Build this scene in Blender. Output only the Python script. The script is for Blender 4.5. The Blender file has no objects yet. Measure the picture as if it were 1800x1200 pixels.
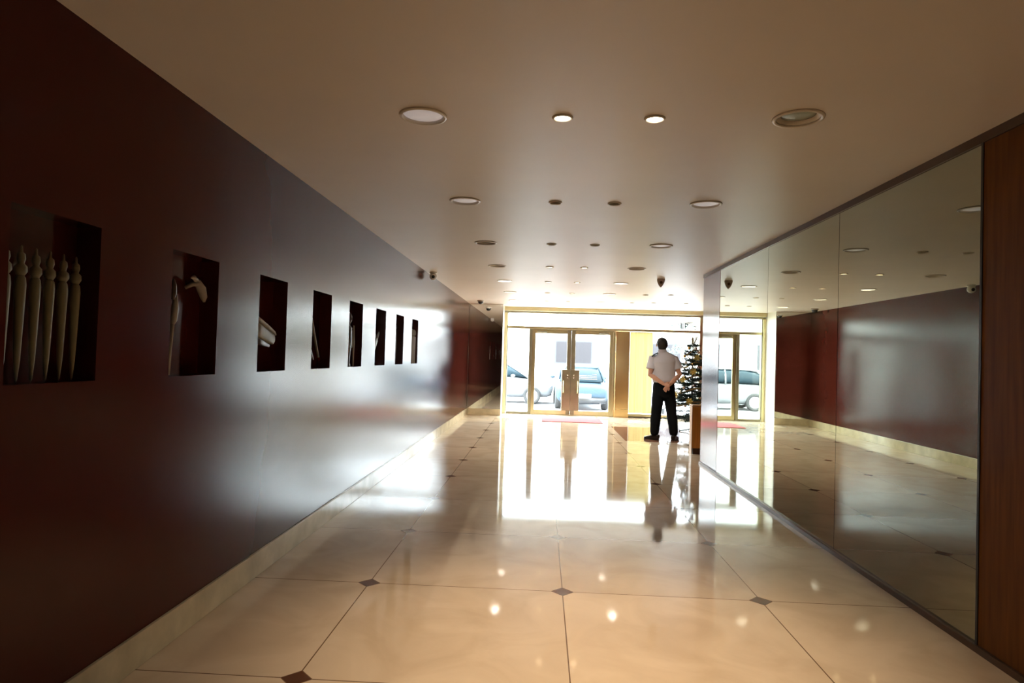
import bpy, bmesh, math, random
from mathutils import Vector, Matrix
PI = math.pi
rnd = random.Random(7)
SC = bpy.context.scene
C = SC.collection

# ------------------------------------------------------------------ camera, world, exposure
cam_d = bpy.data.cameras.new('camera')
cam = bpy.data.objects.new('camera', cam_d); C.objects.link(cam)
_r = Vector((0.99849026, 0.04639596, 0.0294044)); _u = Vector((-0.02834279, -0.02337585, 0.9993249)); _f = Vector((-0.047052, 0.99864958, 0.02202557))
cam.matrix_world = Matrix(((_r.x, _u.x, -_f.x, 0), (_r.y, _u.y, -_f.y, 0), (_r.z, _u.z, -_f.z, 1.43), (0, 0, 0, 1)))
cam_d.sensor_width = 36; cam_d.lens = 1136.5 / 1800 * 36; cam_d.clip_start = 0.05; cam_d.clip_end = 300
SC.camera = cam
SC.view_settings.view_transform = 'Standard'; SC.view_settings.look = 'None'
SC.view_settings.gamma = 1; SC.view_settings.use_curve_mapping = False
SC.view_settings.exposure = 0.45

SKY = 28.0
w = bpy.data.worlds.new('sky'); SC.world = w; w.use_nodes = True
bg = w.node_tree.nodes['Background']; bg.inputs[0].default_value = (0.84, 0.93, 1.0, 1); bg.inputs[1].default_value = SKY
SC.cycles.max_bounces = 10; SC.cycles.diffuse_bounces = 5; SC.cycles.glossy_bounces = 6; SC.cycles.transparent_max_bounces = 12
SC.cycles.use_denoising = True; SC.cycles.caustics_reflective = True; SC.cycles.sample_clamp_indirect = 6

# opening of the glazed front, sampled as a light portal for the sky
pd = bpy.data.lights.new('sky_portal', 'AREA'); pd.shape = 'RECTANGLE'; pd.size = 4.9; pd.size_y = 2.6; pd.cycles.is_portal = True
po = bpy.data.objects.new('sky_portal', pd); C.objects.link(po); po.location = (1.47, 16.34, 1.3); po.rotation_euler = (-PI/2, 0, 0)

# ------------------------------------------------------------------ geometry constants
XL, XR, H = -1.765, 2.25, 2.649
YE = 16.13; YP = 15.4; YM = 9.2; YW = 3.43; YB = -3.5; XLOB = 4.1

# ------------------------------------------------------------------ helpers
def mat(name, col, rough=0.5, metal=0.0, spec=0.5, coat=0.0, coat_r=0.05, noise=0.0, nscale=20.0, bump=0.0, bscale=60.0, emit=None, estr=0.0, trans=0.0, sheen=0.0, stretch=(1,1,1)):
    m = bpy.data.materials.new(name); m.use_nodes = True
    nt = m.node_tree; b = nt.nodes['Principled BSDF']
    b.inputs['Base Color'].default_value = (*col, 1); b.inputs['Roughness'].default_value = rough
    b.inputs['Metallic'].default_value = metal; b.inputs['Specular IOR Level'].default_value = spec
    b.inputs['Coat Weight'].default_value = coat; b.inputs['Coat Roughness'].default_value = coat_r
    if sheen: b.inputs['Sheen Weight'].default_value = sheen
    if trans: b.inputs['Transmission Weight'].default_value = trans
    if emit: b.inputs['Emission Color'].default_value = (*emit, 1); b.inputs['Emission Strength'].default_value = estr
    if noise or bump:
        tc = nt.nodes.new('ShaderNodeTexCoord'); mp = nt.nodes.new('ShaderNodeMapping'); mp.inputs['Scale'].default_value = stretch
        nt.links.new(tc.outputs['Object'], mp.inputs[0])
    if noise:
        n = nt.nodes.new('ShaderNodeTexNoise'); n.inputs['Scale'].default_value = nscale; n.inputs['Detail'].default_value = 6
        nt.links.new(mp.outputs[0], n.inputs['Vector'])
        r = nt.nodes.new('ShaderNodeValToRGB'); r.color_ramp.elements[0].position = .3; r.color_ramp.elements[1].position = .7
        r.color_ramp.elements[0].color = (*[max(0, c*(1-noise)) for c in col], 1); r.color_ramp.elements[1].color = (*[min(1, c*(1+noise)) for c in col], 1)
        nt.links.new(n.outputs['Fac'], r.inputs[0]); nt.links.new(r.outputs[0], b.inputs['Base Color'])
    if bump:
        n = nt.nodes.new('ShaderNodeTexNoise'); n.inputs['Scale'].default_value = bscale; n.inputs['Detail'].default_value = 3
        nt.links.new(mp.outputs[0], n.inputs['Vector'])
        bp = nt.nodes.new('ShaderNodeBump'); bp.inputs['Strength'].default_value = bump; bp.inputs['Distance'].default_value = 0.01
        nt.links.new(n.outputs['Fac'], bp.inputs['Height']); nt.links.new(bp.outputs[0], b.inputs['Normal'])
    return m

def obj(name, bm, m, parent=None, smooth=False, loc=None, bevel=0.0):
    bmesh.ops.recalc_face_normals(bm, faces=bm.faces[:])
    me = bpy.data.meshes.new(name); bm.to_mesh(me); bm.free()
    if smooth:
        for p in me.polygons: p.use_smooth = True
    for mm in (m if isinstance(m, (list, tuple)) else [m]): me.materials.append(mm)
    o = bpy.data.objects.new(name, me); C.objects.link(o)
    if parent: o.parent = parent
    if loc: o.location = loc
    if bevel:
        bv = o.modifiers.new('bevel', 'BEVEL'); bv.width = bevel; bv.segments = 2; bv.limit_method = 'ANGLE'; bv.angle_limit = 0.7
    if smooth == 'auto':
        pass
    return o
def tag(o, label=None, cat=None, group=None, kind=None):
    if label: o['label'] = label
    if cat: o['category'] = cat
    if group: o['group'] = group
    if kind: o['kind'] = kind
    return o
def thing(name, label, cat, loc=(0,0,0), rotz=0, group=None, kind=None):
    o = bpy.data.objects.new(name, None); C.objects.link(o); o.location = loc; o.rotation_euler = (0, 0, rotz); o.empty_display_size = .1
    return tag(o, label, cat, group, kind)
def copy_tree(o, parent=None):
    c = o.copy(); C.objects.link(c); c.parent = parent
    for ch in list(o.children): copy_tree(ch, c)
    return c
def box(bm, x0, x1, y0, y1, z0, z1, mi=0):
    v = [bm.verts.new(p) for p in ((x0,y0,z0),(x1,y0,z0),(x1,y1,z0),(x0,y1,z0),(x0,y0,z1),(x1,y0,z1),(x1,y1,z1),(x0,y1,z1))]
    for q in ((0,3,2,1),(4,5,6,7),(0,1,5,4),(1,2,6,5),(2,3,7,6),(3,0,4,7)):
        f = bm.faces.new([v[i] for i in q]); f.material_index = mi
def bx(*a):
    bm = bmesh.new(); box(bm, *a); return bm
def lathe(bm, prof, n=32, c=(0,0,0), mi=0):
    rings = []
    for r, z in prof:
        if r < 1e-6: rings.append([bm.verts.new((c[0], c[1], c[2]+z))])
        else: rings.append([bm.verts.new((c[0]+r*math.cos(2*PI*k/n), c[1]+r*math.sin(2*PI*k/n), c[2]+z)) for k in range(n)])
    for a, b in zip(rings[:-1], rings[1:]):
        for k in range(n):
            k2 = (k+1) % n
            if len(a) == 1 and len(b) == 1: continue
            if len(a) == 1: f = bm.faces.new((a[0], b[k], b[k2]))
            elif len(b) == 1: f = bm.faces.new((a[k], a[k2], b[0]))
            else: f = bm.faces.new((a[k], a[k2], b[k2], b[k]))
            f.material_index = mi
def loft(bm, pts, rad, n=16, ref=(0,1,0), power=2.0, mi=0, cap=True):
    """closed tube through pts; rad = r or (ra, rb): rb along ref projected on the ring plane, ra across it"""
    pts = [Vector(p) for p in pts]; rings = []
    for i, p in enumerate(pts):
        t = (pts[min(i+1, len(pts)-1)] - pts[max(i-1, 0)]).normalized()
        R = Vector(ref); b = R - t*R.dot(t)
        if b.length < 1e-3: b = Vector((1,0,0)) - t*t.x
        b.normalize(); a = b.cross(t)
        r = rad[i] if isinstance(rad, (list, tuple)) else rad
        ra, rb = r if isinstance(r, (list, tuple)) else (r, r)
        ring = []
        for k in range(n):
            c_, s_ = math.cos(2*PI*k/n), math.sin(2*PI*k/n)
            if power != 2.0:
                c_ = math.copysign(abs(c_)**(2/power), c_); s_ = math.copysign(abs(s_)**(2/power), s_)
            ring.append(bm.verts.new(p + a*ra*c_ + b*rb*s_))
        rings.append(ring)
    for A, B in zip(rings[:-1], rings[1:]):
        for k in range(n):
            f = bm.faces.new((A[k], A[(k+1)%n], B[(k+1)%n], B[k])); f.material_index = mi
    if cap:
        f = bm.faces.new(rings[0][::-1]); f.material_index = mi; f = bm.faces.new(rings[-1]); f.material_index = mi
def ball(bm, c, r, seg=16, mi=0, rot=None):
    r = r if isinstance(r, (list, tuple)) else (r, r, r)
    M = Matrix.Translation(Vector(c)) @ (rot or Matrix.Identity(4)) @ Matrix.Diagonal((*r, 1))
    res = bmesh.ops.create_uvsphere(bm, u_segments=seg, v_segments=max(6, seg//2+2), radius=1, matrix=M)
    for v in res['verts']:
        for f in v.link_faces: f.material_index = mi
def B(): return bmesh.new()

# ------------------------------------------------------------------ materials
M = {}
M['ceiling'] = mat('ceiling_paint', (.74, .66, .57), .42, spec=.35, noise=.03, nscale=1.5)
def schlick(nt, f0):
    lw = nt.nodes.new('ShaderNodeLayerWeight'); lw.inputs['Blend'].default_value = .5
    p = nt.nodes.new('ShaderNodeMath'); p.operation = 'POWER'; p.inputs[1].default_value = 5; nt.links.new(lw.outputs['Facing'], p.inputs[0])
    q = nt.nodes.new('ShaderNodeMath'); q.operation = 'MULTIPLY_ADD'; q.inputs[1].default_value = 1-f0; q.inputs[2].default_value = f0; nt.links.new(p.outputs[0], q.inputs[0])
    return q
def lacquer(name, col, rough, ior):
    m = bpy.data.materials.new(name); m.use_nodes = True; nt = m.node_tree; nt.nodes.remove(nt.nodes['Principled BSDF'])
    d = nt.nodes.new('ShaderNodeBsdfDiffuse'); g = nt.nodes.new('ShaderNodeBsdfGlossy'); g.distribution = 'BECKMANN'; g.inputs['Roughness'].default_value = rough
    tc = nt.nodes.new('ShaderNodeTexCoord'); n = nt.nodes.new('ShaderNodeTexNoise'); n.inputs['Scale'].default_value = 3; n.inputs['Detail'].default_value = 5
    nt.links.new(tc.outputs['Object'], n.inputs['Vector']); r = nt.nodes.new('ShaderNodeValToRGB')
    r.color_ramp.elements[0].color = (*[c*.92 for c in col], 1); r.color_ramp.elements[1].color = (*[c*1.08 for c in col], 1)
    nt.links.new(n.outputs['Fac'], r.inputs[0]); nt.links.new(r.outputs[0], d.inputs[0])
    f = schlick(nt, ior); x = nt.nodes.new('ShaderNodeMixShader')
    nt.links.new(f.outputs[0], x.inputs[0]); nt.links.new(d.outputs[0], x.inputs[1]); nt.links.new(g.outputs[0], x.inputs[2]); nt.links.new(x.outputs[0], nt.nodes['Material Output'].inputs[0])
    return m
M['red'] = lacquer('burgundy_lacquer', (.068, .013, .009), .2, .02)
M['niche'] = lacquer('niche_burgundy', (.055, .010, .007), .10, .05)
M['wood'] = mat('amber_wood_panel', (.15, .055, .009), .55, spec=.08, noise=.25, nscale=4, stretch=(8, 8, .6))
M['brown'] = mat('brown_metal_strip', (.09, .045, .022), .4, metal=.3)
M['dark'] = mat('black_plastic', (.012, .012, .013), .35)
M['whiteplastic'] = mat('white_plastic', (.75, .73, .7), .35)
M['taupe'] = mat('taupe_plastic', (.45, .38, .32), .45)
M['brass'] = mat('brushed_brass', (.70, .61, .36), .3, metal=1, noise=.1, nscale=3, stretch=(1, 1, .2))
M['bronze'] = mat('dull_bronze', (.36, .33, .23), .38, metal=1, noise=.12, nscale=5)
M['copper'] = mat('copper_gold_cladding', (.95, .66, .30), .25, metal=1, noise=.1, nscale=2, stretch=(1, 1, .3))
M['chrome'] = mat('chrome', (.7, .68, .64), .18, metal=1)
M['mirror'] = mat('tinted_mirror', (.47, .51, .43), .008, metal=1, bump=.004, bscale=.8)
M['skirt'] = mat('cream_marble_skirting', (.62, .54, .36), .12, noise=.18, nscale=5, spec=.6)
M['white_jamb'] = mat('cream_jamb', (.8, .76, .66), .3)
M['pave'] = mat('pale_paving', (.62, .61, .6), .8, noise=.1, nscale=3)
M['asphalt'] = mat('asphalt', (.30, .30, .31), .9, noise=.15, nscale=8)
M['facade'] = mat('pale_render', (.78, .76, .73), .8, noise=.04, nscale=2)
M['carved'] = mat('pale_carved_wood', (.22, .20, .125), .5, noise=.3, nscale=12, stretch=(1, 1, .3))
M['carved_grey'] = mat('grey_weathered_wood', (.36, .33, .29), .55, noise=.3, nscale=14, stretch=(1, 1, .3))
M['carved_dark'] = mat('dark_carved_wood', (.07, .045, .03), .4, noise=.3, nscale=14)

def floor_mat():
    m = bpy.data.materials.new('polished_marble_tiles'); m.use_nodes = True
    nt = m.node_tree; b = nt.nodes['Principled BSDF']; N = nt.nodes.new; L = nt.links.new
    geo = N('ShaderNodeNewGeometry'); sep = N('ShaderNodeSeparateXYZ'); L(geo.outputs['Position'], sep.inputs[0])
    def ma(op, a, b_=None, c=None):
        n = N('ShaderNodeMath'); n.operation = op
        for i, v in enumerate((a, b_, c)):
            if v is None: continue
            if isinstance(v, (int, float)): n.inputs[i].default_value = v
            else: L(v, n.inputs[i])
        return n.outputs[0]
    T = 1.1923
    def cell(axis, off):
        u = ma('DIVIDE', ma('SUBTRACT', axis, off), T); r = ma('ROUND', u)
        return ma('MULTIPLY', ma('ABSOLUTE', ma('SUBTRACT', u, r)), T), ma('FLOOR', u)
    du, fu = cell(sep.outputs[0], 0.1643); dv, fv = cell(sep.outputs[1], 2.8004)
    line = ma('LESS_THAN', ma('MINIMUM', du, dv), .0032)
    dia = ma('LESS_THAN', ma('ADD', du, dv), .068)
    dia_e = ma('LESS_THAN', ma('ADD', du, dv), .073)
    # red granite rectangle set in the floor in front of the right window
    def inside(v, a, c): return ma('MULTIPLY', ma('GREATER_THAN', v, a), ma('LESS_THAN', v, c))
    inl = ma('MULTIPLY', inside(sep.outputs[0], 1.5, 3.2), inside(sep.outputs[1], 11.4, 13.8))
    noi = N('ShaderNodeTexNoise'); noi.inputs['Scale'].default_value = 2.2; noi.inputs['Detail'].default_value = 8; noi.inputs['Distortion'].default_value = 1.2
    L(geo.outputs['Position'], noi.inputs['Vector'])
    rp = N('ShaderNodeValToRGB'); rp.color_ramp.elements[0].position = .32; rp.color_ramp.elements[0].color = (.56, .46, .34, 1)
    rp.color_ramp.elements[1].position = .62; rp.color_ramp.elements[1].color = (.66, .56, .43, 1); L(noi.outputs['Fac'], rp.inputs[0])
    wn = N('ShaderNodeTexWhiteNoise'); wn.noise_dimensions = '2D'; cb = N('ShaderNodeCombineXYZ'); L(fu, cb.inputs[0]); L(fv, cb.inputs[1]); L(cb.outputs[0], wn.inputs['Vector'])
    hs = N('ShaderNodeHueSaturation'); L(rp.outputs[0], hs.inputs['Color']); L(ma('MULTIPLY_ADD', wn.outputs['Value'], .14, .93), hs.inputs['Value'])
    def mix(f, a, col):
        n = N('ShaderNodeMix'); n.data_type = 'RGBA'; L(f, n.inputs['Factor']); L(a, n.inputs['A']); n.inputs['B'].default_value = (*col, 1); return n.outputs['Result']
    c1 = mix(inl, hs.outputs[0], (.24, .12, .08)); c2 = mix(line, c1, (.16, .10, .06)); c3 = mix(dia_e, c2, (.2, .13, .08)); c4 = mix(dia, c3, (.10, .045, .025))
    L(c4, b.inputs['Base Color'])
    n2 = N('ShaderNodeTexNoise'); n2.inputs['Scale'].default_value = 1.3; n2.inputs['Detail'].default_value = 4; L(geo.outputs['Position'], n2.inputs['Vector'])
    L(ma('MULTIPLY_ADD', n2.outputs['Fac'], .03, .042), b.inputs['Roughness'])
    b.inputs['Specular IOR Level'].default_value = .55
    return m
M['floor'] = floor_mat()

def glass_mat():
    m = bpy.data.materials.new('clear_glass'); m.use_nodes = True; nt = m.node_tree
    nt.nodes.remove(nt.nodes['Principled BSDF']); out = nt.nodes['Material Output']
    t = nt.nodes.new('ShaderNodeBsdfTransparent'); t.inputs[0].default_value = (.97, .985, .975, 1)
    g = nt.nodes.new('ShaderNodeBsdfGlossy'); g.inputs['Roughness'].default_value = 0.0
    f = schlick(nt, .04)
    x = nt.nodes.new('ShaderNodeMixShader'); nt.links.new(f.outputs[0], x.inputs[0]); nt.links.new(t.outputs[0], x.inputs[1]); nt.links.new(g.outputs[0], x.inputs[2])
    nt.links.new(x.outputs[0], out.inputs[0]); return m
M['glass'] = glass_mat()
def curtain_mat():
    m = bpy.data.materials.new('golden_sheer_fabric'); m.use_nodes = True; nt = m.node_tree
    nt.nodes.remove(nt.nodes['Principled BSDF']); out = nt.nodes['Material Output']
    a = nt.nodes.new('ShaderNodeBsdfTranslucent'); a.inputs[0].default_value = (.15, .118, .045, 1)
    d = nt.nodes.new('ShaderNodeBsdfDiffuse'); d.inputs[0].default_value = (.4, .3, .1, 1)
    x = nt.nodes.new('ShaderNodeMixShader'); x.inputs[0].default_value = .35; nt.links.new(a.outputs[0], x.inputs[1]); nt.links.new(d.outputs[0], x.inputs[2])
    nt.links.new(x.outputs[0], out.inputs[0]); return m
M['curtain'] = curtain_mat()

# ------------------------------------------------------------------ fixtures layout (needed for the ceiling holes)
ROWS = [-0.33, 1.47, 3.27, 5.08, 6.97, 8.75, 10.50, 12.28, 14.15]
BIGX = (-.645, 1.235); SMX = (.07, .535)
BR, SR = .105, .043      # hole radii
fix = []                 # (x, y, size, kind)
for i, y in enumerate(ROWS):
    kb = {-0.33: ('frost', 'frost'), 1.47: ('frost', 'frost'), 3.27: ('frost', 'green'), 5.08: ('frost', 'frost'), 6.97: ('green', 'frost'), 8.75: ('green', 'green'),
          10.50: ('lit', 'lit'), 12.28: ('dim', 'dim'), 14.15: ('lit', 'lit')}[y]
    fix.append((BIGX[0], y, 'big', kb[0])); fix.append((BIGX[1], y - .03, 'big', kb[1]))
    ks = 'off' if y in (-.33, 5.08, 6.97) else ('lit' if y > 8 else 'bright')
    for x in SMX: fix.append((x, y, 'small', ks))
for x, y in ((1.91, 12.25), (2.36, 12.13), (1.91, 14.05), (2.35, 13.92), (3.02, 13.86)): fix.append((x, y, 'small', 'off'))

# ------------------------------------------------------------------ structure: floor, ceiling, walls
def struct(name, bm, m, parent=None, **k):
    o = obj(name, bm, m, parent, **k)
    if not parent: o['kind'] = 'structure'
    return o
struct('floor', bx(XL-.3, XLOB+.2, YB-.2, 16.32, -.12, 0), M['floor'])

bm = B()
def loop(pts):
    vs = [bm.verts.new(p) for p in pts]; return [bm.edges.new((vs[i], vs[(i+1) % len(vs)])) for i in range(len(vs))]
es = loop([(XL-.2, YB-.1, H), (XLOB+.1, YB-.1, H), (XLOB+.1, 16.3, H), (XL-.2, 16.3, H)])
for x, y, s, k in fix:
    r = BR if s == 'big' else SR
    es += loop([(x+r*math.cos(2*PI*a/24), y+r*math.sin(2*PI*a/24), H) for a in range(24)])
bmesh.ops.triangle_fill(bm, use_beauty=True, edges=es)
for f in bm.faces:
    if f.normal.z > 0: f.normal_flip()
box(bm, XL-.2, XLOB+.1, YB-.1, 16.3, H+.2, H+.35)
me = bpy.data.meshes.new('ceiling'); bm.to_mesh(me); bm.free(); me.materials.append(M['ceiling'])
o = bpy.data.objects.new('ceiling', me); C.objects.link(o); o['kind'] = 'structure'

# left wall with eight niches cut in
NW, ND, NZ0, NZ1 = .44, .10, 1.283, 1.89
NY = [2.045, 2.985, 3.935, 4.875, 5.815, 6.755, 7.70, 8.65]
bm = B()
ys = [YB]
for y in NY: ys += [y, y+NW]
ys.append(YP+.02); zs = [0, NZ0, NZ1, H+.2]
def quad(*p):
    return bm.faces.new([bm.verts.new(q) for q in p])
for i in range(len(ys)-1):
    for j in range(3):
        y0, y1, z0, z1 = ys[i], ys[i+1], zs[j], zs[j+1]
        if i % 2 == 1 and j == 1:
            xb = XL-ND
            for q in (((xb,y0,z0),(xb,y1,z0),(xb,y1,z1),(xb,y0,z1)), ((XL,y0,z0),(xb,y0,z0),(xb,y0,z1),(XL,y0,z1)), ((XL,y1,z0),(xb,y1,z0),(xb,y1,z1),(XL,y1,z1)),
                      ((XL,y0,z0),(XL,y1,z0),(xb,y1,z0),(xb,y0,z0)), ((XL,y0,z1),(XL,y1,z1),(xb,y1,z1),(xb,y0,z1))):
                quad(*q).material_index = 1
        else: quad((XL,y0,z0),(XL,y1,z0),(XL,y1,z1),(XL,y0,z1))
X2 = XL-.22
quad((X2,YB,0),(X2,YP+.02,0),(X2,YP+.02,H+.2),(X2,YB,H+.2)); quad((XL,YB,0),(X2,YB,0),(X2,YB,H+.2),(XL,YB,H+.2)); quad((XL,YP+.02,0),(X2,YP+.02,0),(X2,YP+.02,H+.2),(XL,YP+.02,H+.2))
quad((XL,YB,0),(XL,YP+.02,0),(X2,YP+.02,0),(X2,YB,0)); quad((XL,YB,H+.2),(XL,YP+.02,H+.2),(X2,YP+.02,H+.2),(X2,YB,H+.2))
bmesh.ops.remove_doubles(bm, verts=bm.verts[:], dist=1e-5)
struct('wall_left', bm, [M['red'], M['niche']])
struct('baseboard_left', bx(XL, XL+.018, YB, YP, 0, .152), M['skirt'], bevel=.003)

struct('wall_back', bx(XL-.2, XLOB, YB-.15, YB, 0, H+.2), mat('back_wall_paint', (.10, .05, .035), .6))
# right block carrying the mirrors; its far end opens into the wider lobby
struct('wall_right', bx(XR+.012, XLOB-.0, YB, YM, 0, H+.2), M['red'])
struct('wall_lobby', bx(XLOB, XLOB+.15, YM, 16.3, 0, H+.2), M['red'])
# far pier on the left: mirror faced, cream return towards the door
struct('wall_pier', bx(XL-.2, -.955, YP+.012, 16.3, 0, H+.2), M['white_jamb'])
struct('baseboard_pier', bx(XL+.018, -.955, YP-.006, YP+.012, 0, .15), M['skirt'], bevel=.003)
# wall strip right of the glazing
struct('wall_end', bx(3.93, XLOB+.1, 16.06, 16.3, 0, H+.2), M['white_jamb'])

# amber wood panelling nearest the camera on the right
y0 = YB
k = 0
while y0 < YW - .01:
    y1 = min(y0 + 1.15, YW-.012) if k < 5 else YW-.012
    if y1 > YW - .3: y1 = YW-.012
    struct('trim_%d' % (k+10), bx(XR-.004, XR+.012, y0+.003, y1, .035, 2.60), M['wood'], bevel=.002)
    y0 = y1 + .003; k += 1
    if y1 >= YW-.013: break
struct('trim_1', bx(XR-.012, XR+.012, YB, YM, 2.60, H), M['brown'])
struct('trim_2', bx(XR-.02, XR+.012, YB, YM, 0, .034), M['brown'])
struct('trim_3', bx(XR-.008, XR+.012, YW-.012, YW+.004, .034, 2.60), M['dark'])
struct('trim_4', bx(XR-.003, XR+.012, 8.36, YM, .034, 2.60), lacquer('polished_burgundy_strip', (.16, .05, .035), .16, .12), bevel=.004)

# mirrors
MP = [(YW+.004, 5.045, 0.0), (5.051, 6.60, 0.0), (6.606, 8.355, 0.0)]
labs = ['widest tinted wall mirror panel, nearest the amber wood panelling', 'middle tinted wall mirror panel between two fine vertical joints', 'farthest tinted wall mirror panel, beside the glossy pilaster and guard']
for (a, b_, t), lb in zip(MP, labs):
    o = obj('wall_mirror', bx(-.0, .008, -(b_-a)/2, (b_-a)/2, .034, 2.60), M['mirror'], loc=(XR, (a+b_)/2, 0)); o.rotation_euler.z = t
    tag(o, lb, 'mirror')
o = obj('wall_mirror', bx(XL+.004, -.958, YP, YP+.01, .152, H-.004), mat('clear_mirror', (.78, .78, .74), .01, metal=1))
tag(o, 'tall narrow mirror facing down the hall, left of the glass doors', 'mirror')

# ------------------------------------------------------------------ glazed front
FY0, FY1 = 16.08, 16.24; GY = 16.215
def member(name, x0, x1, z0, z1, m=M['brass'], parent=None, y0=FY0, y1=FY1, bev=.006):
    return obj(name, bx(x0, x1, y0, y1, z0, z1), m, parent, bevel=bev)
def s_thing(name, loc=(0,0,0)):
    o = bpy.data.objects.new(name, None); C.objects.link(o); o.location = loc; o['kind'] = 'structure'; return o
fr = s_thing('trim_5')      # brass surround of the glazed front
member('head_rail', -.955, 3.93, 2.555, H, M['brass'], fr, y0=16.02)
member('head_bead', -.955, 3.93, 2.505, 2.55, M['bronze'], fr)
member('left_stile', -.955, -.885, 0, 2.505, M['brass'], fr)
member('left_bead', -.885, -.865, .05, 2.505, M['bronze'], fr, y0=16.11)
member('right_stile', 3.855, 3.93, 0, 2.505, M['brass'], fr)
tr = s_thing('window_1')    # transom lights above the doors
member('transom_bar', -.865, 3.855, 2.115, 2.18, M['brass'], tr)
obj('glass', bx(-.865, 3.855, GY, GY+.008, 2.18, 2.505), M['glass'], tr)
sl = s_thing('window_2')    # narrow side light
member('sill', -.865, -.33, 0, .055, M['bronze'], sl)
member('mullion', -.33, -.255, 0, 2.115, M['bronze'], sl)
obj('glass', bx(-.865, -.33, GY, GY+.008, .055, 2.115), M['glass'], sl)
rw = s_thing('window_3')    # shop window on the right
member('sill', 2.145, 3.855, 0, .085, M['brass'], rw)
member('kick', 2.145, 3.855, 0, .02, M['dark'], rw, y0=16.07, y1=16.081, bev=0)
obj('glass', bx(2.145, 3.855, GY, GY+.008, .085, 2.115), M['glass'], rw)
member('bead', 2.145, 2.16, .085, 2.115, M['bronze'], rw)

cl = thing('brass_column', 'wide copper-gold clad pier between the double doors and the right window', 'column', (1.97, 16.1, 0))
obj('shaft', bx(-.165, .175, -.09, .14, .2, 2.115), M['copper'], cl, bevel=.012)
obj('plinth', bx(-.17, .18, -.10, .14, 0, .195), M['copper'], cl, bevel=.01)
obj('seam_strip', bx(-.165, .175, -.096, -.08, .195, .205), M['brass'], cl)

def door(n, x0, x1, hinge_left):
    d = s_thing('door_%d' % n, (x0 if hinge_left else x1, 16.15, 0))
    s = 1 if hinge_left else -1; W = x1-x0
    def mb(nm, a, b_, z0, z1, m=M['brass'], yy0=-.03, yy1=.03, bev=.006):
        xa, xb = sorted((a*s, b_*s)); return obj(nm, bx(xa, xb, yy0, yy1, z0, z1), m, d, bevel=bev)
    st = .085; ms = .098
    mb('hinge_stile', 0, st, .012, 2.10); mb('lock_stile', W-ms-.005, W-.0005, .012, 2.10, M['bronze'])
    mb('top_rail', st, W-ms-.005, 2.01, 2.10); mb('bottom_rail', st, W-ms-.005, .012, .115)
    g = mb('glass', st, W-ms-.005, .115, 2.01, M['glass'], -.004, .004, 0)
    pl = mb('lock_plate', W-.215, W-.0005, .115, 1.125, M['bronze'], -.045, .045)
    lk = B(); lathe(lk, [(0, -.0), (.022, 0), (.022, .012), (.012, .018), (.012, .03), (0, .032)], 20)
    lo = obj('lock_cylinder', lk, M['chrome'], pl, smooth=True); lo.rotation_euler = (PI/2, 0, 0); lo.location = (s*(W-.075), -.045, .99)
    lk2 = B(); lathe(lk2, [(0, 0), (.014, 0), (.014, .01), (0, .012)], 16)
    lo = obj('key_escutcheon', lk2, M['chrome'], pl, smooth=True); lo.rotation_euler = (PI/2, 0, 0); lo.location = (s*(W-.075), -.045, .93)
    h = B(); loft(h, [(s*(W-.17), -.045, .55), (s*(W-.17), -.10, .57), (s*(W-.17), -.10, .83), (s*(W-.17), -.045, .85)], .012, 12, ref=(1,0,0)); obj('pull_handle', h, M['brass'], d, smooth=True)
    c_ = B(); box(c_, *sorted((s*.12, s*.36)), -.075, -.03, 2.03, 2.075); obj('door_closer', c_, M['bronze'], d, bevel=.008)
    return d
door(1, -.255, .720, True); door(2, .722, 1.752, False)
dj = s_thing('trim_6')
member('jamb', 1.754, 1.803, 0, 2.10, M['brass'], dj)
member('door_head', -.255, 1.80, 2.10, 2.115, M['bronze'], dj, bev=.002)
th = B(); box(th, -.255, 1.80, 16.10, 16.24, 0, .01); obj('threshold', th, M['brass'], dj)

# golden sheer curtain standing behind the right window
bm = B(); n = 90; rows = [(.10, 1.0), (.4, .9), (1.2, 1.0), (2.05, .75), (2.11, .5)]
grid = []
for z, a in rows:
    grid.append([bm.verts.new((2.17 + .56*i/n, 16.15 + .018*a*math.sin(i/n*2*PI*4 + .6*math.sin(i*.21)), z)) for i in range(n+1)])
for A, Bq in zip(grid[:-1], grid[1:]):
    for i in range(n): bm.faces.new((A[i], A[i+1], Bq[i+1], Bq[i]))
o = obj('curtain', bm, M['curtain'], smooth=True); tag(o, 'golden sheer curtain gathered at the left of the right window, next to the copper pier', 'curtain')

# small faded lettering on the transom glass
fc = bpy.data.curves.new('window_lettering', 'FONT'); fc.body = 'IIP'; fc.size = .19; fc.offset = .006; fc.extrude = .001; fc.align_x = 'CENTER'
fo = bpy.data.objects.new('window_lettering', fc); C.objects.link(fo)
dg = bpy.context.evaluated_depsgraph_get(); me = bpy.data.meshes.new_from_object(fo.evaluated_get(dg)); bpy.data.objects.remove(fo)
me.materials.append(mat('faded_blue_vinyl', (.06, .10, .13), .5))
lo = bpy.data.objects.new('window_lettering', me); C.objects.link(lo); lo.rotation_euler = (PI/2, 0, 0); lo.location = (3.50, 16.212, 2.22)
tag(lo, 'small faded blue letters on the transom glass above the right window', 'lettering')

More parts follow.
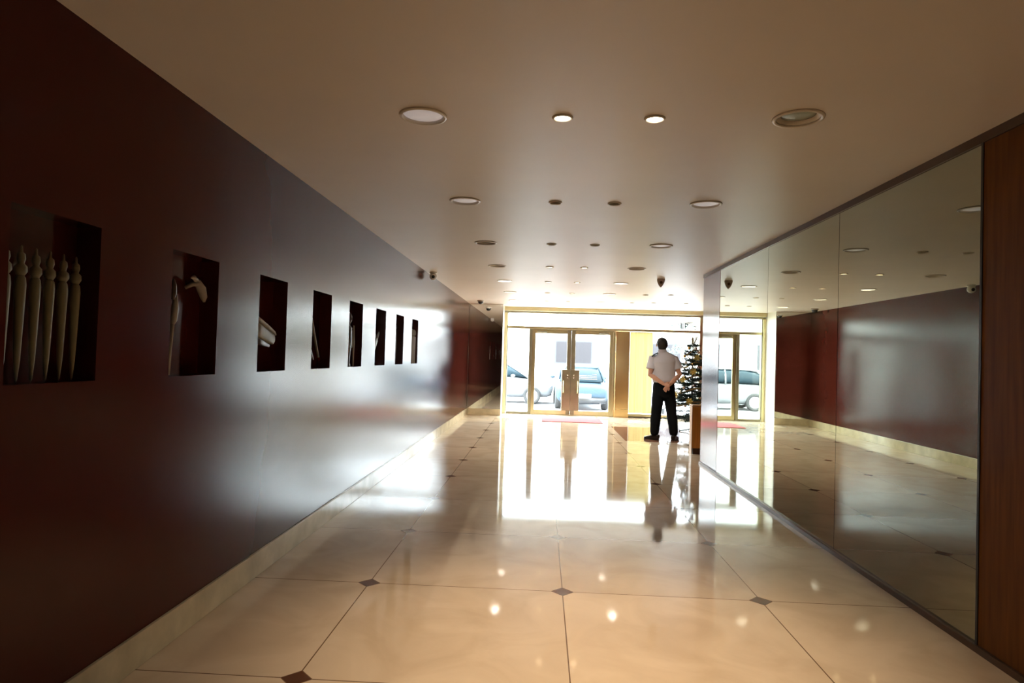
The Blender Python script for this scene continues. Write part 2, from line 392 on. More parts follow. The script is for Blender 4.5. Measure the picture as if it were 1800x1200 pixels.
# ------------------------------------------------------------------ ceiling fixtures
M['ring'] = mat('cream_lamp_ring', (.70, .64, .55), .35)
M['ring_dark'] = mat('dark_lamp_ring', (.20, .17, .13), .35, metal=.5)
M['frost'] = mat('frosted_lens_added_glow', (.9, .88, .9), .35, emit=(1, .95, 1), estr=.13)  # low emission added so these unlit lenses look pale
M['greenlens'] = mat('grey_green_lens', (.24, .26, .20), .25)
M['litlens'] = mat('lit_lens', (.9, .9, .85), .4, emit=(1, .95, .84), estr=60)
M['dimlens'] = mat('dim_lens', (.9, .9, .85), .4, emit=(1, .93, .82), estr=12)
M['litsmall'] = mat('lit_halogen', (.9, .9, .85), .4, emit=(1, .84, .6), estr=110)
M['bright'] = mat('bright_halogen', (.9, .9, .85), .4, emit=(1, .88, .68), estr=14)
M['bulb_off'] = mat('unlit_halogen', (.10, .06, .035), .25, metal=.4)
M['reflector'] = mat('lamp_reflector', (.75, .70, .62), .25, metal=.6)
M['can_black'] = mat('lamp_can', (.25, .22, .19), .6)

def mk_fixture(size, kind):
    big = size == 'big'; r = BR if big else SR; ro = r + (.018 if big else .011)
    if big: name, cat = 'recessed_downlight', 'ceiling light'
    else: name, cat = 'recessed_spotlight', 'ceiling light'
    t = thing(name, '', cat)
    depth = .006 if (big and kind in ('frost',)) else .014 if (big and kind == 'green') else (.05 if big and kind == 'lit' else .03)
    if not big: depth = {'bright': .006, 'lit': .035, 'off': .022}[kind]
    b = B(); lathe(b, [(r-.002, .004), (r-.003, -.004), (r+.003, -.011), (ro-.003, -.008), (ro, -.001), (r-.002, .004)], 36)
    obj('trim_ring', b, M['ring_dark'] if (kind in ('green',) and not big) else M['ring'], t, smooth=True)
    rl = r - (.004 if kind in ('frost', 'bright') else (.022 if big else .009))
    b = B(); lathe(b, [(r-.003, 0), (rl, depth), (rl, depth+.03), (r-.003, depth+.05), (r-.003, 0)], 36)
    obj('reflector', b, M['reflector'] if kind in ('lit', 'dim', 'bright') else (M['ring_dark'] if kind == 'off' else M['ring']), t, smooth=True)
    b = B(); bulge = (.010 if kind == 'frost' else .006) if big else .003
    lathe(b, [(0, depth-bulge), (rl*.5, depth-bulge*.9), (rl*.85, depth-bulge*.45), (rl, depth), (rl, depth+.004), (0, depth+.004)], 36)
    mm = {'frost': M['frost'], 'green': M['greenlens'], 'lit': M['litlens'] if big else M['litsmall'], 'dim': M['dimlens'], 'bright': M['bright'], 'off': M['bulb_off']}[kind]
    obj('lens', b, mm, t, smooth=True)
    b = B(); lathe(b, [(r-.001, .001), (r-.001, depth+.06), (0, depth+.06)], 24); obj('housing', b, M['can_black'], t)
    return t
protos = {}
SPOT = {('small', 'bright'): (84, 1.4), ('small', 'lit'): (14, 1.7), ('big', 'lit'): (26, 2.2), ('big', 'dim'): (6, 2.2)}
side = {BIGX[0]: 'left', BIGX[1]: 'right'}
rowname = {5.08: 'second row', 3.27: 'nearest row in view', 6.97: 'third row', 8.75: 'fourth row', 10.5: 'fifth row', 12.28: 'sixth row', 14.15: 'last row before the glazed front', 1.47: 'row above the camera', -.33: 'row behind the camera'}
desc = {('big', 'frost'): 'large round downlight with frosted lens, added pale glow', ('big', 'green'): 'large round downlight with unlit grey lens', ('big', 'lit'): 'large round downlight, lit white', ('big', 'dim'): 'large round downlight, dimly lit',
        ('small', 'bright'): 'small round spotlight, brightly lit', ('small', 'lit'): 'small round spotlight, warmly lit', ('small', 'off'): 'small round spotlight, unlit'}
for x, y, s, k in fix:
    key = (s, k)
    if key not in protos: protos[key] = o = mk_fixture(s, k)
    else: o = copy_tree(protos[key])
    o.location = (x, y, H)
    yy = min(ROWS, key=lambda r: abs(r-y))
    if x > 1.8:
        lb = 'small unlit spotlight in the lobby ceiling at the right, ' + {(1.91, 12.25): 'front row above the guard, left', (2.36, 12.13): 'front row above the guard, right', (1.91, 14.05): 'back row, leftmost of three', (2.35, 13.92): 'back row, middle of three', (3.02, 13.86): 'back row, rightmost of three'}[(x, y)]
    else:
        sd = 'left' if x in (BIGX[0], SMX[0]) else 'right'
        lb = '%s, %s of the pair in the %s' % (desc[key], sd, rowname[yy])
        if len(lb.split()) > 16: lb = '%s, %s one in the %s' % (desc[key].replace(' round', ''), sd, rowname[yy])
    o['label'] = lb; o['group'] = 'large downlights in the ceiling' if s == 'big' else 'small spotlights in the ceiling'
    if key in SPOT:
        en, an = SPOT[key]
        if yy == 1.47: en *= .3
        ld = bpy.data.lights.new('lamp_beam', 'SPOT'); ld.energy = en; ld.spot_size = an; ld.spot_blend = .9; ld.shadow_soft_size = .03; ld.color = (1, .72, .46) if s == 'small' else (1, .88, .72)
        lo = bpy.data.objects.new('lamp_beam', ld); C.objects.link(lo); lo.location = (0, 0, -.02); lo.parent = o

# ------------------------------------------------------------------ cameras and detector on the ceiling
t = thing('security_camera', 'white turret security camera at the top of the burgundy wall', 'security camera', (XL+.10, 9.62, H))
b = B(); lathe(b, [(0, 0), (.055, 0), (.055, -.02), (.048, -.03), (0, -.03)], 24); obj('base', b, M['whiteplastic'], t, smooth=True)
b = B(); ball(b, (0, 0, -.065), .056, 20); obj('housing', b, M['whiteplastic'], t, smooth=True)
b = B(); lathe(b, [(0, .0), (.02, 0), (.024, .010), (.019, .016), (0, .014)], 20); o = obj('lens', b, M['dark'], t, smooth=True); o.rotation_euler = (math.radians(105), 0, math.radians(10)); o.location = (.008, -.048, -.072)
t = thing('security_camera', 'black dome security camera on the ceiling just before the end mirror', 'security camera', (-1.40, 14.35, H))
b = B(); lathe(b, [(0, 0), (.075, 0), (.078, -.02), (.07, -.03), (0, -.03)], 28); obj('base', b, M['taupe'], t, smooth=True)
b = B(); lathe(b, [(.062, -.028), (.06, -.05), (.045, -.075), (.022, -.09), (0, -.094)], 28); obj('dome', b, M['dark'], t, smooth=True)
t = thing('motion_detector', 'taupe shield shaped detector hanging from the ceiling near the mirror wall', 'detector', (1.75, 9.78, H))
b = B(); loft(b, [(0, 0, 0), (0, 0, -.02), (0, 0, -.06), (0, .004, -.10), (0, .01, -.125)], [(.058, .03), (.06, .034), (.05, .032), (.03, .022), (.01, .008)], 20, power=3); obj('body', b, M['taupe'], t, smooth=True, bevel=0)
b = B(); ball(b, (0, -.03, -.055), (.022, .01, .022), 14); obj('sensor_window', b, M['brown'], t, smooth=True)

# ------------------------------------------------------------------ mats
bm = B(); box(bm, .03, 1.38, 14.32, 15.45, 0.0, .012)
o = obj('door_mat', bm, mat('faded_red_mat', (.48, .125, .135), .9, spec=.05, noise=.12, nscale=60, bump=.3, bscale=200), bevel=.004); tag(o, 'faded pinkish red mat lying on the floor in front of the double doors', 'mat')

# ------------------------------------------------------------------ reception counter end
t = thing('reception_counter', 'amber wooden counter standing beyond the mirror wall, beside the christmas tree', 'counter', (2.34, 10.1, 0))
obj('side_panel', bx(0, 1.2, 0, .15, .09, .725), mat('honey_wood', (.55, .24, .045), .4, noise=.2, nscale=4, stretch=(8, 8, .6)), t, bevel=.004)
obj('plinth', bx(.02, 1.2, .012, .14, 0, .09), M['brown'], t)
obj('top', bx(-.006, 1.21, -.01, .19, .725, .752), mat('pale_counter_top', (.45, .27, .12), .3), t, bevel=.004)
obj('window_sheen_strip', bx(-.008, 0, 0, .15, .0, .725), mat('cream_window_sheen', (.75, .62, .48), .3), t)  # pale colour paints the window's reflection on the counter's side face

# ------------------------------------------------------------------ carved artefacts in the niches
XB = XL - ND     # back of niche
def art(name, label, cat, loc, group=None): return thing(name, label, cat, loc, 0, group)
# niche 1: six carved pegs
proto = None
ords = ['nearest the camera', 'second from the near side', 'third from the near side', 'fourth from the near side', 'fifth from the near side', 'farthest from the camera']
for i in range(6):
    y = NY[0] + .045 + i*.066
    if proto is None:
        proto = t = art('carved_stake', '', 'carving', (0, 0, 0))
        b = B(); lathe(b, [(0, .02), (.004, .03), (.010, .10), (.015, .25), (.0185, .36), (.016, .385), (.010, .395), (0, .396)], 14); obj('shaft', b, M['carved'], t, smooth=True)
        b = B(); lathe(b, [(0, .392), (.012, .394), (.020, .408), (.019, .425), (.010, .435), (.0105, .44), (.014, .452), (.012, .468), (.005, .475), (.0035, .495), (0, .50)], 14); obj('carved_head', b, M['carved'], t, smooth=True)
    else: t = copy_tree(proto)
    t.location = (XB+.05, y, NZ0-.018); t['label'] = 'slender pale carved stake in the nearest wall niche, ' + ords[i]; t['group'] = 'carved stakes in the nearest niche'
# niche 2: carved staff and a small bird carving
t = art('carved_staff', 'slim carved staff leaning at the near side of the second niche', 'carving', (XB+.075, NY[1]+.045, NZ0))
b = B(); loft(b, [(0, .00, .005), (0, .004, .12), (.002, .012, .25)], [.006, .0075, .009], 12, ref=(1,0,0)); obj('shaft', b, M['carved_grey'], t, smooth=True)
b = B(); loft(b, [(.002, .012, .25), (.002, .02, .27), (.002, .028, .33), (.002, .03, .37), (.002, .036, .40)], [.009, .016, .018, .011, .006], 12, ref=(1,0,0)); obj('carved_figure', b, M['carved_grey'], t, smooth=True)
b = B(); loft(b, [(.0, .010, .37), (0, .012, .40), (0, .012, .44), (0, .012, .47)], [.008, .016, .014, .005], 12, ref=(1,0,0)); obj('carved_head', b, M['carved_dark'], t, smooth=True)
t = art('bird_carving', 'small pale bird shaped carving mounted high in the second niche', 'carving', (XB+.05, NY[1]+.30, NZ0+.47))
b = B(); loft(b, [(-.05, -.01, -.02), (-.02, .0, 0), (0, .02, .01), (0, .06, -.02), (0, .085, -.06), (0, .09, -.085)], [.008, .012, .02, .024, .018, .006], 14, ref=(1,0,0)); obj('body', b, M['carved_grey'], t, smooth=True)
b = B(); loft(b, [(0, .01, .02), (0, -.02, .035), (0, -.045, .028)], [.013, .012, .003], 12, ref=(1,0,0)); obj('head', b, M['carved_grey'], t, smooth=True)
# niche 3: two long carved boards, sloping down away from the camera
t = art('carved_trough', 'pale double carved board sloping downwards in the third niche', 'carving', (XB+.06, NY[2], NZ0))
b = B(); loft(b, [(0, .015, .275), (0, .10, .258), (0, .22, .228), (0, .31, .208), (0, .335, .202)], [(.018, .045), (.02, .048), (.02, .044), (.018, .034), (.008, .012)], 20, ref=(0,0,1), power=3); obj('lower_board', b, M['carved'], t, smooth=True)
b = B(); loft(b, [(.012, .01, .345), (.012, .10, .318), (.012, .20, .288), (.012, .30, .255), (.012, .33, .240)], [(.012, .012), (.014, .013), (.014, .012), (.012, .010), (.006, .005)], 16, ref=(0,0,1), power=3); obj('upper_rib', b, M['carved_grey'], t, smooth=True)
b = B(); loft(b, [(.006, .01, .205), (.006, .12, .185), (.006, .24, .165)], [(.012, .018), (.013, .02), (.008, .01)], 16, ref=(0,0,1), power=3); obj('lower_rib', b, M['carved_dark'], t, smooth=True)
# niche 4: two thin spears and a bracket
t = art('carved_spear', 'long thin spear leaning across the fourth niche', 'carving', (XB+.06, NY[3], NZ0))
b = B(); loft(b, [(0, .27, .09), (0, .17, .25), (0, .08, .40), (0, .05, .46)], [.008, .010, .010, .007], 12, ref=(1,0,0)); obj('shaft', b, M['carved'], t, smooth=True)
b = B(); loft(b, [(0, .05, .46), (0, .035, .50), (0, .015, .55)], [(.005, .014), (.005, .018), (.002, .003)], 12, ref=(0,1,0)); obj('blade', b, M['carved_dark'], t, smooth=True)
t = art('carved_dagger', 'short dark dagger with cross guard at the near side of the fourth niche', 'carving', (XB+.05, NY[3]+.03, NZ0))
b = B(); loft(b, [(0, .16, .07), (0, .10, .13), (0, .02, .24)], [(.004, .004), (.005, .016), (.005, .016)], 12, ref=(0,1,0)); obj('blade', b, M['carved_dark'], t, smooth=True)
b = B(); loft(b, [(0, -.02, .255), (0, .09, .262)], .008, 10, ref=(1,0,0)); obj('cross_guard', b, M['carved_dark'], t, smooth=True)
b = B(); loft(b, [(0, .02, .25), (0, -.01, .30)], [.009, .011], 10, ref=(1,0,0)); obj('handle', b, M['carved_grey'], t, smooth=True)
# niche 5: standing ancestor figure
t = art('carved_statue', 'tall dark carved figure with round head standing in the fifth niche', 'carving', (XB+.06, NY[4]+.10, NZ0)); t.scale = (1, 1, 1.14)
b = B(); loft(b, [(0,0,0), (0,0,.02), (0,0,.03), (0,.005,.12), (0,.008,.20), (0,.0,.27), (0,0,.315), (0,0,.335), (0,0,.35)], [(.03,.04), (.03,.04), (.022,.03), (.028,.036), (.036,.055), (.034,.05), (.036,.062), (.02,.026), (.016,.018)], 20); obj('body', b, M['carved_dark'], t, smooth=True)
b = B(); ball(b, (0, 0, .395), (.036, .045, .05), 16); ball(b, (.03, -.01, .39), (.012, .008, .014), 8); obj('head', b, M['carved_dark'], t, smooth=True)
for s in (-1, 1):
    b = B(); loft(b, [(.01, s*.062, .30), (.02, s*.07, .22), (.03, s*.035, .16)], [.012, .011, .008], 10, ref=(1,0,0)); obj('arm', b, M['carved_grey'], t, smooth=True)
b = B(); loft(b, [(.03, .09, .0), (.03, .095, .2), (.03, .085, .34)], [.006, .009, .005], 10, ref=(1,0,0)); obj('staff', b, M['carved_grey'], t, smooth=True)
# niche 6: club rising away
t = art('carved_club', 'pale flat club rising diagonally in the sixth niche', 'carving', (XB+.06, NY[5], NZ0))
b = B(); loft(b, [(0, .01, .10), (0, .10, .19), (0, .20, .28)], [(.012, .028), (.014, .032), (.014, .034)], 16, ref=(0,0,1), power=3); obj('blade', b, M['carved'], t, smooth=True)
b = B(); loft(b, [(0, .20, .28), (0, .28, .345), (0, .30, .365)], [(.014, .03), (.010, .016), (.004, .006)], 16, ref=(0,0,1)); obj('grip', b, M['carved_grey'], t, smooth=True)
# niche 7: thin staff with pale tag
t = art('thin_staff', 'very thin upright staff in the seventh niche', 'carving', (XB+.05, NY[6]+.22, NZ0))
b = B(); loft(b, [(0, 0, 0), (0, .004, .2), (0, .008, .44)], [.006, .010, .006], 10, ref=(1,0,0)); obj('shaft', b, M['carved_grey'], t, smooth=True)
b = B(); ball(b, (0, .008, .46), (.012, .014, .022), 12); obj('knob', b, M['carved_dark'], t, smooth=True)
t = art('shell_ornament', 'small pale ornament mounted at the top near corner of the seventh niche', 'carving', (XB+.04, NY[6]+.07, NZ1-.09))
b = B(); loft(b, [(0, 0, .04), (0, .0, .015), (0, .005, -.02), (0, .0, -.04)], [.008, .02, .022, .004], 12, ref=(1,0,0)); obj('shell', b, M['whiteplastic'], t, smooth=True)
b = B(); loft(b, [(-.038, 0, .03), (0, 0, .035)], .003, 8, ref=(0,1,0)); obj('peg', b, M['carved_dark'], t)
# niche 8: five carved poles
proto = None; ords = ['nearest the camera', 'second from the near side', 'middle one', 'fourth from the near side', 'farthest from the camera']
for i in range(5):
    if proto is None:
        proto = t = art('carved_pole', '', 'carving', (0,0,0))
        b = B(); lathe(b, [(0, 0), (.020, 0), (.019, .1), (.022, .36), (.018, .375), (0, .376)], 14); obj('shaft', b, M['carved_grey'], t, smooth=True)
        b = B(); lathe(b, [(.010, .374), (.011, .385), (.022, .40), (.024, .43), (.018, .455), (.006, .47), (0, .474)], 14); obj('carved_head', b, M['carved'], t, smooth=True)
    else: t = copy_tree(proto)
    t.location = (XB+.06, NY[7]+.06+i*.078, NZ0); t['label'] = 'upright grey carved pole in the farthest wall niche, ' + ords[i]; t['group'] = 'carved poles in the farthest niche'

# ------------------------------------------------------------------ guard seen from behind
M['skin'] = mat('skin', (.62, .36, .27), .5, noise=.06, nscale=30)
M['hair'] = mat('black_hair', (.010, .009, .008), .5, bump=.5, bscale=150)
M['shirt'] = mat('pale_uniform_shirt', (.68, .71, .83), .8, spec=.2, noise=.03, nscale=6, bump=.35, bscale=9)
M['trouser'] = mat('black_trousers', (.005, .007, .010), .9, spec=.15, bump=.4, bscale=14)
M['shoe'] = mat('black_leather', (.012, .011, .011), .3)
G = thing('person', 'guard in pale short sleeved shirt and black trousers, hands clasped behind back', 'person', (2.2, 11.75, 0))
def remesh(o, vox, sm=4, fac=.5):
    r = o.modifiers.new('remesh', 'REMESH'); r.mode = 'VOXEL'; r.voxel_size = vox; r.use_smooth_shade = True
    s = o.modifiers.new('smooth', 'SMOOTH'); s.iterations = sm; s.factor = fac
hx = -.05
EL, ER = Vector((-.262, -.075, 1.165)), Vector((.262, -.07, 1.18))          # elbows
WL, WR = Vector((-.03, -.185, 1.005)), Vector((.045, -.205, .985))            # wrists
b = B()
loft(b, [(0,0,.84), (0,0,.95), (0,0,1.08), (-.01,0,1.24), (-.02,0,1.40), (-.03,0,1.49), (-.04,0,1.53)], [(.14,.10), (.155,.11), (.14,.095), (.155,.105), (.17,.11), (.12,.085), (.06,.06)], 24)
loft(b, [(-.04,0,1.50), (-.045,.004,1.56), (hx,.01,1.63)], [(.066,.066), (.056,.06), (.056,.062)], 20)      # neck
ball(b, (hx, .012, 1.725), (.086, .10, .104), 24); ball(b, (hx, .05, 1.665), (.062, .064, .066), 18)          # skull, jaw
ball(b, (hx, .12, 1.70), (.012, .018, .022), 10); ball(b, (hx, .108, 1.655), (.024, .012, .010), 10)             # nose, lips
for s in (-1, 1):
    ball(b, (hx+s*.094, .005, 1.70), (.012, .018, .032), 12); ball(b, (hx+s*.03, .104, 1.725), (.015, .01, .009), 10)
for s, E_, W_ in ((-1, EL, WL), (1, ER, WR)):
    S_ = Vector((s*.185-.02, 0, 1.465))
    loft(b, [S_, S_.lerp(E_, .3)+Vector((s*.012, 0, 0)), S_.lerp(E_, .7), E_, E_.lerp(W_, .25), E_.lerp(W_, .7), W_], [.058, .054, .047, .042, .043, .034, .0275], 18)
# legs inside the trousers
AL, AR = Vector((-.145, 0, .09)), Vector((.195, 0, .09))
loft(b, [(-.085,0,.88), (-.10,0,.70), (-.118,.012,.48), (-.135,-.01,.32), AL, AL+Vector((0,0,-.03))], [.085, .078, .052, .052, .034, .03], 18)
loft(b, [(.085,0,.88), (.12,0,.70), (.155,.012,.48), (.18,-.01,.32), AR, AR+Vector((0,0,-.03))], [.085, .078, .052, .052, .034, .03], 18)
# left hand closes round the right wrist, right hand hangs half open below it
def hand(W0, d, nrm, side, curl):
    d = Vector(d).normalized(); nrm = Vector(nrm).normalized(); a = d.cross(nrm).normalized()*side
    pc = W0 + d*.045
    loft(b, [W0 - d*.01, W0 + d*.03, W0 + d*.075, W0 + d*.092], [(.024, .019), (.037, .017), (.041, .015), (.036, .010)], 16, ref=tuple(nrm))
    for i, (off, ln) in enumerate(((-.030, .066), (-.010, .074), (.010, .070), (.029, .055))):
        p = W0 + d*.088 + a*off; pts = [p - d*.012]; dirn = d.copy(); q = p
        for j, fr_ in enumerate((.42, .33, .25)):
            dirn = (Matrix.Rotation(curl[j]*side, 3, a) @ dirn); q = q + dirn*ln*fr_; pts.append(q.copy())
        loft(b, pts, [.0095, .0092, .0085, .0068], 10, ref=tuple(nrm))
    p = W0 + d*.022 - a*.03; th_ = (d*.7 - a*.6 + nrm*.35).normalized()
    loft(b, [p, p+th_*.03, p+th_*.03+(d*.8+nrm*.5).normalized()*.028, p+th_*.03+(d*.6+nrm*.8).normalized()*.045], [.013, .0115, .010, .0075], 10, ref=tuple(nrm))
hand(WL, (.9, -.25, -.18), (0, -.8, .5), 1, (.9, 1.0, .6))
hand(WR, (-.62, .02, -.78), (.1, -1, 0), 1, (.55, .7, .5))
body = obj('body', b, M['skin'], G, smooth=True); remesh(body, .0045, 2)

b = B(); ball(b, (hx, -.004, 1.738), (.098, .108, .104), 28)
loft(b, [(hx, -.03, 1.735), (hx, -.034, 1.68), (hx, -.030, 1.625)], [(.095, .076), (.088, .070), (.068, .056)], 22)
bmesh.ops.bisect_plane(b, geom=b.verts[:]+b.edges[:]+b.faces[:], plane_co=(0, .066, 1.74), plane_no=(0, 1, -.35), clear_outer=True)
bmesh.ops.holes_fill(b, edges=b.edges[:])
hair = obj('hair', b, M['hair'], G, smooth=True); remesh(hair, .006, 2)

b = B()
loft(b, [(.0,0,1.015), (.0,0,1.04), (.0,-.004,1.075), (0,0,1.16), (-.008,0,1.28), (-.015,-.004,1.40), (-.02,0,1.48), (-.032,0,1.535), (-.042,0,1.585)],
     [(.175,.115), (.20,.138), (.208,.148), (.203,.142), (.212,.145), (.225,.145), (.20,.12), (.128,.092), (.066,.064)], 32, power=2.3)
for s, E_ in ((-1, EL), (1, ER)):
    S_ = Vector((s*.17-.018, 0, 1.46))
    loft(b, [S_ - Vector((s*.05, 0, -.0)), S_ + Vector((s*.03, 0, -.005)), S_.lerp(E_, .4)+Vector((s*.022, -.002, 0)), S_.lerp(E_, .66)+Vector((s*.018, 0, 0))], [(.06, .06), (.074, .072), (.076, .074), (.082, .074)], 24)
loft(b, [(-.04, 0, 1.55), (-.044, -.004, 1.615), (-.046, -.004, 1.63)], [(.082, .08), (.074, .076), (.068, .07)], 24)
shirt = obj('shirt', b, M['shirt'], G, smooth=True); remesh(shirt, .008, 5)
b = B(); loft(b, [(-.235, -.05, 1.492), (-.19, -.045, 1.527), (-.13, -.04, 1.558)], [(.028, .008), (.026, .008), (.022, .008)], 14, ref=(.4, 0, 1), power=4); o = obj('epaulette', b, M['trouser'], G, smooth=True); o['label'] = 'black epaulette on left shoulder'
b = B(); loft(b, [(.195, -.045, 1.492), (.15, -.045, 1.525), (.09, -.042, 1.556)], [(.028, .008), (.026, .008), (.022, .008)], 14, ref=(-.4, 0, 1), power=4); obj('epaulette', b, M['shirt'], G, smooth=True)

b = B()
loft(b, [(0,0,1.055), (0,0,1.0), (0,-.008,.90), (0,-.008,.82), (0,0,.77)], [(.185,.13), (.192,.14), (.20,.152), (.195,.145), (.13,.09)], 30, power=2.3)
loft(b, [(-.09,0,.88), (-.102,0,.74), (-.112,.008,.60), (-.122,.012,.48), (-.135,-.004,.34), (-.142,0,.20), (-.145,0,.14), (-.145,0,.085)], [(.105,.13), (.106,.12), (.098,.10), (.092,.092), (.092,.092), (.082,.086), (.078,.084), (.06,.066)], 24)
loft(b, [(.09,0,.88), (.112,0,.74), (.135,.008,.60), (.15,.012,.48), (.172,-.004,.34), (.188,0,.20), (.193,0,.14), (.196,0,.085)], [(.105,.13), (.106,.12), (.098,.10), (.090,.092), (.090,.092), (.080,.086), (.078,.084), (.058,.064)], 24)
for (x, s) in ((-.145, -1), (.195, 1)):
    for z in (.13, .17):
        loft(b, [(x-.03, -.055, z), (x, -.07, z-.008), (x+.03, -.055, z+.006)], .016, 10)
tro = obj('trousers', b, M['trouser'], G, smooth=True); remesh(tro, .009, 4)
b = B(); loft(b, [(0,0,1.018), (0,0,1.052)], [(.192,.137), (.192,.137)], 30, power=2.3); obj('belt', b, M['shoe'], G)
def shoe(c, ang):
    e = B()
    loft(e, [(0,-.095,.048), (0,-.08,.052), (0,-.02,.056), (0,.06,.042), (0,.13,.032), (0,.175,.026), (0,.188,.022)], [(.026,.034), (.038,.048), (.040,.054), (.046,.040), (.048,.030), (.036,.022), (.018,.012)], 20, ref=(0,0,1), power=2.6)
    loft(e, [(0,-.045,.05), (0,-.045,.10)], [(.036,.042), (.034,.04)], 18)
    o = obj('shoe', e, M['shoe'], G, smooth=True); o.location = c; o.rotation_euler.z = ang
    so = B(); pts = [(0,-.10), (.034,-.085), (.042,-.02), (.050,.07), (.048,.13), (.03,.185), (0,.198), (-.03,.185), (-.048,.13), (-.050,.07), (-.042,-.02), (-.034,-.085)]
    lo_ = [so.verts.new((x, y, 0)) for x, y in pts]; hi = [so.verts.new((x, y, .016)) for x, y in pts]
    so.faces.new(lo_[::-1]); so.faces.new(hi)
    for i in range(len(pts)): so.faces.new((lo_[i], lo_[(i+1) % len(pts)], hi[(i+1) % len(pts)], hi[i]))
    obj('sole', so, M['dark'], o)
    r_ = o.modifiers.new('remesh', 'REMESH'); r_.mode = 'VOXEL'; r_.voxel_size = .007; r_.use_smooth_shade = True
shoe((-.150, .0, 0), math.radians(58)); shoe((.205, .0, 0), math.radians(-28))

# ------------------------------------------------------------------ christmas tree
M['needle'] = mat('dark_green_needles', (.012, .045, .030), .6)
M['needle_b'] = mat('frosted_needles', (.10, .16, .15), .6)
M['bark'] = mat('tree_stem', (.05, .04, .03), .7)
M['gold'] = mat('gold_bauble', (.80, .55, .18), .2, metal=1)
M['silver'] = mat('silver_bauble', (.8, .8, .82), .12, metal=1)
M['pearl'] = mat('pearl_bauble', (.85, .72, .62), .25)
M['ribbon'] = mat('olive_gold_ribbon', (.20, .16, .06), .45, noise=.2, nscale=20)
TX, TY, TH = 3.06, 13.3, 1.78
t = thing('christmas_tree', 'decorated artificial christmas tree by the right window, partly behind the guard', 'christmas tree', (TX, TY, 0))
b = B(); loft(b, [(0,0,.04), (0,0,.9), (0,0,TH)], [.02, .016, .006], 12); obj('stem', b, M['bark'], t, smooth=True)
nb = B(); fb = B()
def needles(bm_, p, d, ln, cnt, sz):
    for _ in range(cnt):
        q = p + d*ln*rnd.random(); v = Vector((rnd.gauss(0,1), rnd.gauss(0,1), rnd.gauss(0,1))); v = (v - d*v.dot(d)*.4).normalized(); v = (v + d*.8).normalized()
        s = v.cross(Vector((rnd.random()-.5, rnd.random()-.5, rnd.random()))).normalized()*.0055; e = q + v*sz*(.6+.6*rnd.random())
        bm_.faces.new([bm_.verts.new(q-s), bm_.verts.new(q+s), bm_.verts.new(e+s*.3), bm_.verts.new(e-s*.3)])
z = .30; tips = []
while z < TH - .02:
    f = 1 - (z-.1)/(TH-.02); R_ = .10 + .50*f; nbr = max(5, int(15*f)+4); a0 = rnd.random()*6
    for k in range(nbr):
        if z < .62 and rnd.random() < .3: continue
        a = a0 + 2*PI*k/nbr + rnd.uniform(-.12, .12); L_ = R_*rnd.uniform(.72, 1.08); dz = rnd.uniform(-.16, .04)
        d = Vector((math.cos(a), math.sin(a), dz)).normalized(); p = Vector((0, 0, z + rnd.uniform(-.03, .03)))
        loft(nb, [p, p+d*L_*.5, p+d*L_+Vector((0,0,.03))], [.006, .005, .003], 5)
        needles(nb, p+d*L_*.15, d, L_*.85, int(190*L_)+25, .055)
        for s in (-1, 1):
            for g in (.45, .7):
                d2 = (Matrix.Rotation(s*.7, 3, 'Z') @ d); p2 = p + d*L_*g
                needles(nb if rnd.random() < .75 else fb, p2, d2, L_*.32, int(50*L_)+6, .042)
        tips.append((p + d*L_*.9, a, z))
    z += .088 + .03*f
obj('foliage', nb, M['needle'], t); o = obj('foliage', fb, M['needle_b'], t); o['label'] = 'frosted grey green sprigs'
b = B()
for a in (0, PI/2):
    c_, s_ = math.cos(a), math.sin(a)
    loft(b, [(-.24*c_, -.24*s_, .012), (-.1*c_, -.1*s_, .03), (0, 0, .07), (.1*c_, .1*s_, .03), (.24*c_, .24*s_, .012)], .012, 8, ref=(-s_, c_, 0))
obj('stand', b, M['needle'], t, smooth=True)
b = B()
for a, tl in ((.3, .5), (1.6, .3), (2.8, .6), (4.1, .35), (5.2, .8), (0, .05)):
    d = Vector((math.cos(a)*tl, math.sin(a)*tl, 1)).normalized(); p = Vector((0, 0, TH-.03))
    loft(b, [p, p+d*.07, p+d*.13, p+d*.17], [(.004, .004), (.006, .016), (.006, .018), (.002, .002)], 8, ref=(math.cos(a+1.5), math.sin(a+1.5), 0))
o = obj('leaf_topper', b, M['ribbon'], t, smooth=True)
# ribbon wound round the tree
b = B(); prev = None
for i in range(260):
    u = i/259; a = u*2*PI*4.5 + 2.4; z_ = .50 + u*(TH-.62); R_ = .07 + .42*(1-(z_-.1)/(TH-.02)); zz = z_ + .03*math.sin(a*3)
    p = Vector((R_*math.cos(a), R_*math.sin(a), zz)); cur = (b.verts.new(p+Vector((0,0,-.017))), b.verts.new(p+Vector((.008*math.cos(a), .008*math.sin(a), .017))))
    if prev: b.faces.new((prev[0], cur[0], cur[1], prev[1]))
    prev = cur
o = obj('ribbon_garland', b, M['ribbon'], smooth=True, loc=(TX, TY, 0)); so = o.modifiers.new('thick', 'SOLIDIFY'); so.thickness = .002
tag(o, 'olive gold ribbon wound round the christmas tree', 'garland')
def bauble(m, r):
    e = thing('tree_bauble', '', 'ornament')
    q = B(); ball(q, (0, 0, -r-.012), r, 18); obj('ball', q, m, e, smooth=True)
    q = B(); lathe(q, [(0, .0), (.003, 0), (.003, -.006), (r*.3, -.008), (r*.3, -.018), (0, -.018)], 10); obj('cap', q, M['gold'], e)
    return e
bp_ = {'gold': bauble(M['gold'], .032), 'silver': bauble(M['silver'], .036), 'pearl': bauble(M['pearl'], .028)}
